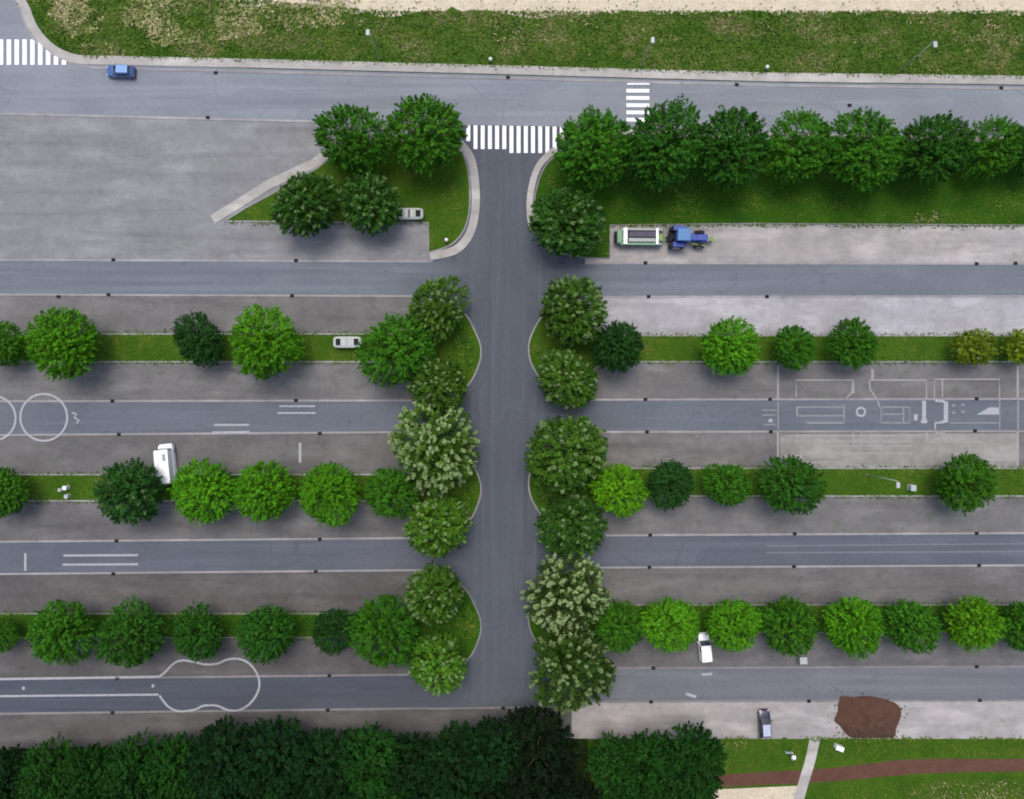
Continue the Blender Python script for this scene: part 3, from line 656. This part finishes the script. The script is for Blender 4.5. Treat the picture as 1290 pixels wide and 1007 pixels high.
edge_growth('edge_grass', strip_edges + [[(285, 280), (540, 280)], [(768, 284), (1350, 284)], [(880, 931), (1350, 931)], [(105, 71), (330, 75.5), (640, 83.5), (970, 92.5), (1290, 96.5)]], 22, .30, .07, t2, 21, .22)
edge_growth('joint_weeds', [[(x, y + (-4 if i % 2 else 4)) for x, y in pts_] for i, pts_ in enumerate([r_[1] for r_ in roads] + [r_[2] for r_ in roads])], 2, .14, .03, tuftmat('weed_blades', (.05, .09, .02), (.10, .12, .04), (.20, .16, .09)), 22, .25)
edge_growth('leaf_litter', strip_edges, 16, .13, .015, tuftmat('litter_leaves', (.06, .05, .03), (.16, .12, .06), (.26, .22, .12)), 23, .95)
tufts('dry_grass', [[(1180, 984), (1370, 980), (1370, 1060), (1120, 1060), (1130, 995)], [(905, 934), (940, 934), (938, 960), (905, 965)], [(1150, 270), (1200, 262), (1200, 280), (1148, 280)]], 16, .3, .1, tuftmat('dry_blades', (.09, .13, .02), (.2, .21, .08), (.36, .31, .18)), 12, lambda v, x, y: min(1, v * 1.9 + .1))

# ------------------------------------------------------------------ soil heap
def heap():
    out = [(1056, 884), (1060, 876.5), (1075, 878), (1092, 876.5), (1112, 880), (1128, 886), (1135, 895), (1134, 906), (1129, 918), (1127, 928), (1112, 930), (1080, 930), (1068, 927), (1058, 915), (1051, 908), (1055, 896)]
    cx, cy = 1095, 904; pts = catmull(out, 4, True); bm = bmesh.new(); rings = []; NR = 12
    for k in range(NR + 1):
        f = 1 - k / NR; ring = []
        for x, y in pts:
            X, Y, _ = P(cx + (x - cx) * f, cy + (y - cy) * f)
            hh = 1.35 * (1 - f ** 2.2) ** .9
            nn = noise.noise(Vector((X * 1.3, Y * 1.3, 0))) * .34 + noise.noise(Vector((X * 4, Y * 4, 2))) * .15 + noise.noise(Vector((X * .6, Y * .6, 7))) * .4
            ring.append(bm.verts.new((X, Y, max(0, hh * (1 + nn * .5) + nn * .25 * (f < .98)))))
            if k == NR: break
        rings.append(ring)
    for a, b_ in zip(rings[:-1], rings[1:]):
        for i in range(len(a)):
            j = (i + 1) % len(a)
            if len(b_) == 1: bm.faces.new((a[i], a[j], b_[0]))
            else: bm.faces.new((a[i], a[j], b_[j], b_[i]))
    bmesh.ops.recalc_face_normals(bm, faces=bm.faces)
    rg = random.Random(5)
    for i in range(170):     # clods
        x, y = rg.choice(out); f = rg.uniform(0, 1.08) if i > 90 else rg.uniform(.96, 1.12)
        X, Y, _ = P(cx + (x + rg.uniform(-9, 9) - cx) * f, cy + (y + rg.uniform(-8, 8) - cy) * f)
        r = rg.uniform(.05, .13); hh = 1.3 * (1 - min(1, f) ** 2.2) ** .9
        q = bmesh.ops.create_icosphere(bm, subdivisions=1, radius=r); bmesh.ops.transform(bm, matrix=Matrix.Translation((X, Y, hh + r * .1)) @ Matrix.Diagonal((1, rg.uniform(.6, 1.2), .8, 1)), verts=q['verts'])
    m, n, b = newmat('red_brown_soil')
    c = mixc(n, nz(n, .5, 6, .7, lo=.3, hi=.7), (.075, .028, .012), (.105, .046, .022))
    c = mixc(n, nz(n, 5, 6, .8, lo=.3, hi=.8), c.outputs[2], (.045, .026, .022)); n.links.new(c.outputs[2], b.inputs['Base Color']); b.inputs['Roughness'].default_value = .95
    o = bmobj('soil_heap', bm, m); tag(o, 'heap of red-brown soil dumped on pale paving beside the lowest road', 'soil heap')
heap()

# ------------------------------------------------------------------ street lamps, posts, cabinets
def lamp(bx, by, hx, hy, label):
    b = Vector(P(bx, by, 0)); dxy = None
    hh = 8.6
    t = empty('street_lamp', b)
    bm = bmesh.new(); cyl(bm, (0, 0, 0), (0, 0, .35), .15, .13); cyl(bm, (0, 0, .35), (0, 0, hh), .09, .06); bmobj('lamp_pole', bm, M['steel'], t, True)
    bm = bmesh.new(); cyl(bm, (0, 0, hh - .05), (0, -.35, hh + .12), .05, .05, 8); bmobj('lamp_arm', bm, M['steel'], t, True)
    bm = bmesh.new(); box(bm, (0, -.55, hh + .16), (.5, .8, .16), 0, .05); o = bmobj('lamp_head', bm, M['gmetal2'], t)
    bm = bmesh.new(); box(bm, (0, -.57, hh + .07), (.26, .5, .03)); bmobj('lamp_glass', bm, M['lens'], o)
    tag(t, label, 'street lamp', 'street lamps'); return t
for bx, by, lb in [(478, 74, 'street lamp on the verge above the left island'), (808, 83, 'street lamp on the verge beside the upright zebra crossing'), (1135, 88, 'street lamp at the right end of the top verge'), (1092, 598, 'street lamp on the second grass strip below the training course')]:
    lamp(bx, by, 0, 0, lb)
def bollard(px, py, label, w=.5, h=.9, name='marker_post'):
    t = empty(name, P(px, py, .02))
    bm = bmesh.new(); cyl(bm, (0, 0, 0), (0, 0, h), w * .36, w * .33, 14); bmobj('post', bm, M['gmetal'], t, True)
    bm = bmesh.new(); cyl(bm, (0, 0, h), (0, 0, h + .12), w * .62, w * .5, 16); cyl(bm, (0, 0, h + .12), (0, 0, h + .2), w * .5, w * .2, 16); bmobj('cap', bm, M['wmetal'], t, True)
    return tag(t, label, 'marker post', 'white-capped marker posts')
bollard(563, 304, 'white-capped post on the lawn near the top left island tip')
bollard(618, 78, 'white-capped post on the verge above the wide zebra crossing')
bollard(964, 88, 'white-capped post on the verge between two street lamps')
bollard(997, 951, 'white-capped post on grass just left of the narrow footpath', .7)
def cabinet(px, py, s, label, mat='wmetal', rz=0, name='utility_cabinet'):
    t = empty(name, P(px, py, .02), rz)
    bm = bmesh.new(); box(bm, (0, 0, .06), (s[0] + .12, s[1] + .12, .12)); bmobj('plinth', bm, M['gmetal'], t)
    bm = bmesh.new(); box(bm, (0, 0, .12 + s[2] / 2), s, 0, .03); bmobj('cabinet_body', bm, M[mat], t)
    bm = bmesh.new(); box(bm, (0, 0, .15 + s[2]), (s[0] + .1, s[1] + .1, .06), 0, .02); bmobj('lid', bm, M[mat], t)
    bm = bmesh.new(); box(bm, (0, -s[1] / 2 - .01, .12 + s[2] / 2), (s[0] * .8, .02, s[2] * .8)); bmobj('door', bm, M['gmetal2'], t)
    return tag(t, label, 'cabinet')
cabinet(1055, 940, (1.1, .6, .7), 'long white cabinet in the grass below the soil heap', rz=-.35)
cabinet(86, 614, (.45, .5, .8), 'white cabinet on the second left strip, upper of a pair')
cabinet(87, 625, (.45, .5, .6), 'pale cabinet on the second left strip, lower of a pair', 'gmetal2')
cabinet(78, 617, (.5, .4, .4), 'low grey cabinet left of two pale ones on grass', 'gmetal')
cabinet(1146, 614, (.7, .8, .9), 'grey cabinet on the second strip between lamp and tree', 'gmetal2')
t = empty('hoop_barrier', P(991.5, 945, 0)); bm = bmesh.new()
for sx in (-.5, .5): cyl(bm, (sx, 0, 0), (sx, 0, 1.0), .06, .06, 10)
bmobj('leg', bm, M['gmetal2'], t, True); bm = bmesh.new(); cyl(bm, (-.55, 0, 1.0), (.55, 0, 1.0), .06, .06, 10); box(bm, (0, 0, .6), (1.0, .05, .18)); bmobj('rail', bm, M['gmetal2'], t)
tag(t, 'pale metal hoop barrier in grass beside a white-capped post', 'barrier')
def bin_():
    t = empty('waste_container', P(1008, 829, .0), .05)
    bm = bmesh.new(); box(bm, (0, 0, .62), (1.0, .95, 1.1), 0, .06); bmobj('container_body', bm, M['gmetal'], t)
    bm = bmesh.new(); box(bm, (.02, 0, 1.22), (1.1, 1.05, .12), 0, .05); bmobj('lid', bm, M['gmetal2'], t)
    for sx in (-.4, .4):
        for sy in (-.36, .36):
            bm = bmesh.new(); cyl(bm, (sx, sy - .04, .09), (sx, sy + .04, .09), .09, .09, 12); bmobj('wheel', bm, M['tyre'], t)
    tag(t, 'grey wheeled container with a pale lid under a tree edge', 'container')
bin_()
def station(px, py, label, mats, rz=0):
    """low recycling housing: long box, rounded ends, two dark square openings, two pale cross bars"""
    t = empty('recycling_station', P(px, py, .08), rz); hx, hy, h = 2.0, .78, 1.3
    bm = bmesh.new(); n = 32; ring = []
    for i in range(n):
        a = 2 * math.pi * i / n; e = .35
        x = math.copysign(abs(math.cos(a)) ** e, math.cos(a)) * hx; y = math.copysign(abs(math.sin(a)) ** e, math.sin(a)) * hy; ring.append((x, y))
    def prism(bm, rg_, z0, z1):
        a = [bm.verts.new((x, y, z0)) for x, y in rg_]; b = [bm.verts.new((x, y, z1)) for x, y in rg_]
        for i in range(len(a)): bm.faces.new((a[i], a[(i + 1) % len(a)], b[(i + 1) % len(a)], b[i]))
        bm.faces.new(b); bm.faces.new(a[::-1])
    prism(bm, ring, 0, h - .25); bmobj('housing', bm, M[mats[0]], t)
    bm = bmesh.new(); prism(bm, [(x * 1.04, y * 1.06) for x, y in ring], h - .25, h - .05)
    bmobj('roof_rim', bm, M[mats[0]], t)
    bm = bmesh.new(); prism(bm, [(x * .9, y * .8) for x, y in ring], h - .05, h); bmobj('roof', bm, M[mats[1]], t)
    for sx in (-1.35, 1.35):
        bm = bmesh.new(); box(bm, (sx, 0, h + .02), (.72, 1.0, .05)); o = bmobj('opening', bm, M['iron'], t)
        bm = bmesh.new()
        for dx in (-.40, .40): box(bm, (sx + dx, 0, h + .05), (.08, 1.14, .10))
        for dy in (-.53, .53): box(bm, (sx, dy, h + .05), (.72, .07, .10))
        bmobj('opening_frame', bm, M[mats[0]], o)
    for sx in (-.42, .42):
        bm = bmesh.new(); box(bm, (sx, 0, h + .05), (.34, 1.34, .1), 0, .03); bmobj('cross_bar', bm, M['gmetal2'], t)
    bm = bmesh.new(); box(bm, (0, 0, h + .015), (.3, 1.2, .03)); bmobj('centre_panel', bm, M[mats[2]], t)
    return tag(t, label, 'recycling station', 'low housings with two dark openings')
station(517, 272, 'grey-green housing with two dark openings at top left island edge', ('gmetal', 'gmetal', 'black'))
station(440, 432, 'white-ended housing with two dark openings on the first strip', ('gmetal2', 'gmetal2', 'gmetal'))

# ------------------------------------------------------------------ vehicles
def loft(bm, secs):
    """secs: list of rings (lists of 3-D points), equal length, open rings mirrored by caller"""
    rows_ = [[bm.verts.new(p) for p in s] for s in secs]; n = len(rows_[0])
    for a, b in zip(rows_[:-1], rows_[1:]):
        for i in range(n - 1): bm.faces.new((a[i], b[i], b[i + 1], a[i + 1]))
    for r_ in (rows_[0], rows_[-1]):
        try: bm.faces.new(r_)
        except ValueError: pass
    bmesh.ops.recalc_face_normals(bm, faces=bm.faces)
def wheel(t, x, y, r, w, big=False):
    s = 1 if y > 0 else -1
    o = empty('wheel', (0, 0, 0)); o.parent = t; o.location = (x, y, r)
    bm = bmesh.new(); cyl(bm, (0, -w / 2, 0), (0, w / 2, 0), r, r, 24)
    es = [e for e in bm.edges if abs(e.verts[0].co.y - e.verts[1].co.y) < 1e-4]
    bmesh.ops.bevel(bm, geom=es, offset=w * .16, segments=2, affect='EDGES'); 
    if big:
        for i in range(20):
            a = i * math.pi / 10; 
            for q in (-1, 1): box(bm, (math.cos(a) * r, q * w * .22, math.sin(a) * r), (.08, w * .42, .08), 0)
    bmobj('tyre', bm, M['tyre'], o)
    bm = bmesh.new(); cyl(bm, (0, s * w * .42, 0), (0, s * (w * .5 + .015), 0), r * .62, r * .58, 18); cyl(bm, (0, s * w * .45, 0), (0, s * (w * .5 + .04), 0), r * .16, r * .14, 10); bmobj('rim', bm, M['rim'], o)
def car(name, px, py, rz, paint, prof, Lh, label, cat='car', width=.88, extra=None, z=.0):
    """prof: list of (x, belt z, roof z, roof half width factor); forward = +x"""
    t = empty(name, P(px, py, z), rz)
    def sec(x, zb, zr, wf, wr):
        W = width * wf; zb = max(zb, .5)
        q = [(W * .92, .22), (W, .34), (W * 1.0, zb * .72), (W * .97, zb - .03), (W * .93, zb)]
        if zr > zb + .02: q += [(W * .93 * (1 - (1 - wr) * .55), zb + (zr - zb) * .6), (W * wr, zr - .05), (W * wr * .88, zr - .008), (W * wr * .45, zr + .012), (0, zr + .018)]
        else: q += [(W * .8, zb + .02), (W * .7, zb + .03), (W * .6, zb + .035), (W * .3, zb + .045), (0, zb + .05)]
        return [(x, y, z_) for y, z_ in q] + [(x, -y, z_) for y, z_ in q[-2::-1]]
    secs = [sec(*p) for p in prof]
    bm = bmesh.new(); loft(bm, secs); body = bmobj('body', bm, M[paint], t, False)
    for p_ in body.data.polygons: p_.use_smooth = True
    body.data.set_sharp_from_angle(angle=R(24))
    def patch(nm, i0, i1, js, f0=(.06, .94), f1=(.08, .92), off=.012, mat='glass'):
        """glass lying on the lofted skin between stations i0..i1 and ring points js"""
        bm = bmesh.new(); A = secs[i0]; B = secs[i1]
        def pt(u, j):
            a = Vector(A[j]); b = Vector(B[j]); return a.lerp(b, u)
        us = [f0[0], f0[1]]; rows_ = []
        for u in us:
            ln = [pt(u, j) for j in js]; a0 = ln[0].lerp(ln[1], f1[0]); a1 = ln[-1].lerp(ln[-2], 1 - f1[1]); rows_.append([a0] + ln[1:-1] + [a1])
        n0 = (rows_[1][0] - rows_[0][0]).cross(rows_[0][-1] - rows_[0][0]).normalized()
        cen = sum(rows_[0] + rows_[1], Vector()) / (2 * len(rows_[0])); 
        if n0.dot(cen - Vector((cen.x * .7, 0, .4))) < 0: n0 = -n0
        vs = [[bm.verts.new(p + n0 * off) for p in r_] for r_ in rows_]
        for i in range(len(js) - 1): bm.faces.new((vs[0][i], vs[1][i], vs[1][i + 1], vs[0][i + 1]))
        bmesh.ops.recalc_face_normals(bm, faces=bm.faces)
        return bmobj(nm, bm, M[mat], t)
    for nm, i0, i1, js in extra['glass']: patch(nm, i0, i1, js)
    xf, xr = prof[-1][0], prof[0][0]
    for s in (-1, 1):
        bm = bmesh.new(); box(bm, (xf - .10, s * width * .66, .62), (.16, .34, .14), 0, .03); bmobj('headlight', bm, M['lens'], t)
        bm = bmesh.new(); box(bm, (xr + .03, s * width * .76, .72), (.08, .22, .22), 0, .02); bmobj('tail_light', bm, M['redlens'], t)
        bm = bmesh.new(); box(bm, (extra['mirror'], s * (width + .10), extra.get('mz', .98)), (.12, .22, .15), 0, .03); bmobj('mirror', bm, M[paint if extra.get('mp') else 'black'], t)
    bm = bmesh.new(); box(bm, (xf - .02, 0, .38), (.12, width * 1.7, .18), 0, .03); bmobj('bumper', bm, M['black'], t)
    bm = bmesh.new(); box(bm, (xr + .02, 0, .38), (.12, width * 1.7, .18), 0, .03); bmobj('bumper', bm, M['black'], t)
    for x in extra['wx']:
        for s in (-1, 1): wheel(t, x, s * (width - .08), extra.get('wr', .31), .2)
    return tag(t, label, cat)
N_ = 19  # ring length; side upper js: 4..6 (left) / 12..14 (right); roof centre 9
SIDE_L, SIDE_R, FR = [4, 5, 6], [12, 13, 14], [6, 7, 8, 9, 10, 11, 12]
hatch = [(-2.05, .62, .62, .84, .8), (-1.98, .82, .84, .93, .8), (-1.72, .92, 1.18, .97, .72), (-1.35, .94, 1.42, 1, .74), (-.3, .94, 1.47, 1, .76), (.25, .93, 1.43, 1, .76), (.95, .92, .95, .98, .8), (1.6, .84, .84, .95, .8), (1.98, .70, .70, .86, .8), (2.08, .55, .55, .78, .8)]
hg = {'glass': [('rear_window', 2, 3, FR), ('side_window', 3, 4, SIDE_L), ('side_window', 3, 4, SIDE_R), ('side_window', 4, 5, SIDE_L), ('side_window', 4, 5, SIDE_R), ('windscreen', 5, 6, FR)], 'mirror': .62, 'wx': (-1.25, 1.3), 'mp': 1}
bv = car('blue_car', 155, 92.5, math.pi - .03, 'b2paint', hatch, 0, 'blue hatchback driving on the top road near the zebra crossing', extra=hg, z=.01)
bm = bmesh.new(); box(bm, (-.55, 0, 1.497), (1.7, 1.12, .03), 0, .012); bmobj('roof_panel_or_sheen', bm, M['roof_sheen'], bv)  # added light slab, stands in for sky reflection on the deep blue roof
sv = car('dark_car', 961.5, 910, math.pi / 2 + .05, 'npaint', [(a * 1.02, b, c, d_, e) for a, b, c, d_, e in hatch], 0, 'dark car with a silver roof parked left of the soil heap', extra={**hg, 'mp': 0}, z=.01)
bm = bmesh.new(); box(bm, (-.6, 0, 1.497), (1.75, 1.12, .03), 0, .012); bmobj('roof_panel_or_sheen', bm, M['spaint'], sv)
bm = bmesh.new(); box(bm, (-1.86, 0, .93), (.3, 1.3, .05), 0, .02); bmobj('tailgate_trim', bm, M['spaint'], sv)
smallvan = [(-2.1, .62, .62, .88, .8), (-2.06, .95, 1.55, .97, .84), (-1.9, .97, 1.76, 1, .86), (-.6, .97, 1.80, 1, .86), (.45, .97, 1.74, 1, .82), (1.10, .96, 1.02, .98, .8), (1.7, .88, .88, .95, .8), (2.05, .72, .72, .86, .8), (2.14, .55, .55, .78, .8)]
car('delivery_van', 886, 813, math.pi / 2 + .09, 'wpaint', smallvan, 0, 'small white van with dark windscreen parked between two lower right trees', 'van', extra={'glass': [('side_window', 3, 4, SIDE_L), ('side_window', 3, 4, SIDE_R), ('windscreen', 4, 5, FR)], 'mirror': .85, 'wx': (-1.35, 1.35), 'mp': 1})
bigvan = [(-2.9, .7, .7, .92, .8), (-2.88, 1.1, 2.5, .98, .90), (-2.7, 1.15, 2.66, 1, .92), (-.6, 1.15, 2.72, 1, .92), (2.05, 1.15, 2.6, 1, .90), (2.2, 1.14, 2.45, 1, .86), (2.4, 1.12, 1.32, .98, .8), (2.8, 1.0, 1.0, .90, .8), (2.98, .78, .78, .80, .8), (3.04, .6, .6, .7, .8)]
tv = car('camper_van', 214, 584, math.pi / 2 + .10, 'wpaint', bigvan, 0, 'large white van with a roof hatch parked beside the dark tree', 'van', width=1.14, extra={'glass': [('side_window', 4, 5, SIDE_L), ('side_window', 4, 5, SIDE_R), ('windscreen', 5, 6, FR)], 'mirror': 2.2, 'mz': 1.35, 'wx': (-1.8, 1.9), 'wr': .36, 'mp': 1})
bm = bmesh.new(); box(bm, (1.1, -.5, 2.74), (1.0, .42, .09), 0, .03); bmobj('roof_hatch', bm, M['gmetal'], tv)

def tractor():
    t = empty('tractor', P(860, 302.5, .0), -.04, 1.3)
    bm = bmesh.new(); box(bm, (1.5, 0, 1.3), (2.1, .78, .75), 0, .12); box(bm, (2.35, 0, .95), (.5, .62, .5), 0, .05); bmobj('bonnet', bm, M['tblue'], t)
    bm = bmesh.new(); box(bm, (.3, 0, .78), (3.6, .5, .5), 0, .05); bmobj('chassis', bm, M['iron'], t)
    cab = None
    bm = bmesh.new(); box(bm, (-.45, 0, 1.25), (1.4, 1.3, .7), 0, .06)
    for sx in (-1.08, .2):
        for sy in (-.6, .6): box(bm, (sx, sy, 2.05), (.09, .09, 1.1))
    cab = bmobj('cab', bm, M['tblue'], t)
    bm = bmesh.new(); box(bm, (-.45, 0, 2.05), (1.2, 1.2, .95)); bmobj('window', bm, M['glass'], cab)
    bm = bmesh.new(); box(bm, (-.45, 0, 2.66), (1.5, 1.42, .18), 0, .07); bmobj('roof', bm, M['tlight'], cab)
    for s in (-1, 1):
        bm = bmesh.new()
        for i in range(7):
            a = R(20 + i * 22); box(bm, (-.95 + math.cos(a) * .9, s * .95, .85 + math.sin(a) * .92), (.34, .52, .06)) if False else None
        box(bm, (-.85, s * .93, 1.78), (1.25, .56, .07), 0, .03); box(bm, (-.1, s * .93, 1.45), (.3, .56, .06), 0, .02); bmobj('mudguard', bm, M['tblue'], t)
        wheel(t, -.95, s * .96, .84, .5, True); wheel(t, 1.75, s * .80, .55, .34, True)
        bm = bmesh.new(); box(bm, (2.62, s * .22, 1.25), (.05, .2, .14)); bmobj('headlight', bm, M['lens'], t)
    bm = bmesh.new(); cyl(bm, (1.2, .34, 1.6), (1.2, .34, 2.6), .05, .05, 10); bmobj('exhaust_pipe', bm, M['iron'], t)
    bm = bmesh.new(); box(bm, (2.9, 0, .8), (.5, .4, .4), 0, .06); box(bm, (3.15, 0, .85), (.25, .7, .4), 0, .06); bmobj('front_weight', bm, M['lime'], t)
    bm = bmesh.new(); box(bm, (1.6, -.72, 1.0), (1.6, .12, .12), -.12); bmobj('loader_arm', bm, M['lime'], t)
    bm = bmesh.new(); box(bm, (-1.75, 0, .7), (.9, .16, .16)); box(bm, (-1.7, 0, .95), (.5, 1.0, .3), 0, .05); bmobj('hitch', bm, M['iron'], t)
    tag(t, 'blue farm tractor with a light blue roof parked facing right', 'tractor')
    t = empty('farm_trailer', P(805, 301.5, 0), -.01, 1.1)
    bm = bmesh.new(); box(bm, (.1, 0, 1.02), (6.0, 1.7, .12), 0, .02); bmobj('bed', bm, M['bed'], t)
    for s in (-1, 1):
        bm = bmesh.new(); box(bm, (.05, s * .98, 1.25), (5.6, .28, .7), 0, .05); bmobj('side_board', bm, M['green' if s < 0 else 'gmetal'], t)
    bm = bmesh.new(); box(bm, (.2, .35, 1.45), (3.6, .75, .12), 0, .03); bmobj('cargo_cover', bm, M['bed'], t)
    bm = bmesh.new(); box(bm, (.2, -.42, 1.42), (3.7, .5, .10), 0, .03); bmobj('walkway', bm, M['gmetal'], t)
    for x, w_ in ((-2.15, .55), (2.15, .36)):
        bm = bmesh.new(); box(bm, (x, .02, 1.72), (w_, 2.2, .32), 0, .05); bmobj('end_board', bm, M['wmetal'], t)
    bm = bmesh.new(); box(bm, (-2.85, 0, 1.25), (.8, 1.9, .9), 0, .25); bmobj('tail_box', bm, M['green'], t)
    bm = bmesh.new(); box(bm, (-3.4, 0, .9), (.3, 1.6, .4), 0, .1); bmobj('rear_bar', bm, M['iron'], t)
    bm = bmesh.new(); box(bm, (2.75, 0, 1.0), (.6, 1.0, .5), 0, .08); bmobj('pump_box', bm, M['lime'], t)
    bm = bmesh.new()
    for s in (-1, 1): cyl(bm, (2.7, s * .6, .75), (4.0, 0, .65), .06, .06, 8)
    bmobj('drawbar', bm, M['lime'], t)
    for x in (-.9, .45):
        for s in (-1, 1): wheel(t, x, s * .92, .48, .34)
    tag(t, 'green farm trailer with white end boards coupled behind the tractor', 'trailer')
tractor()
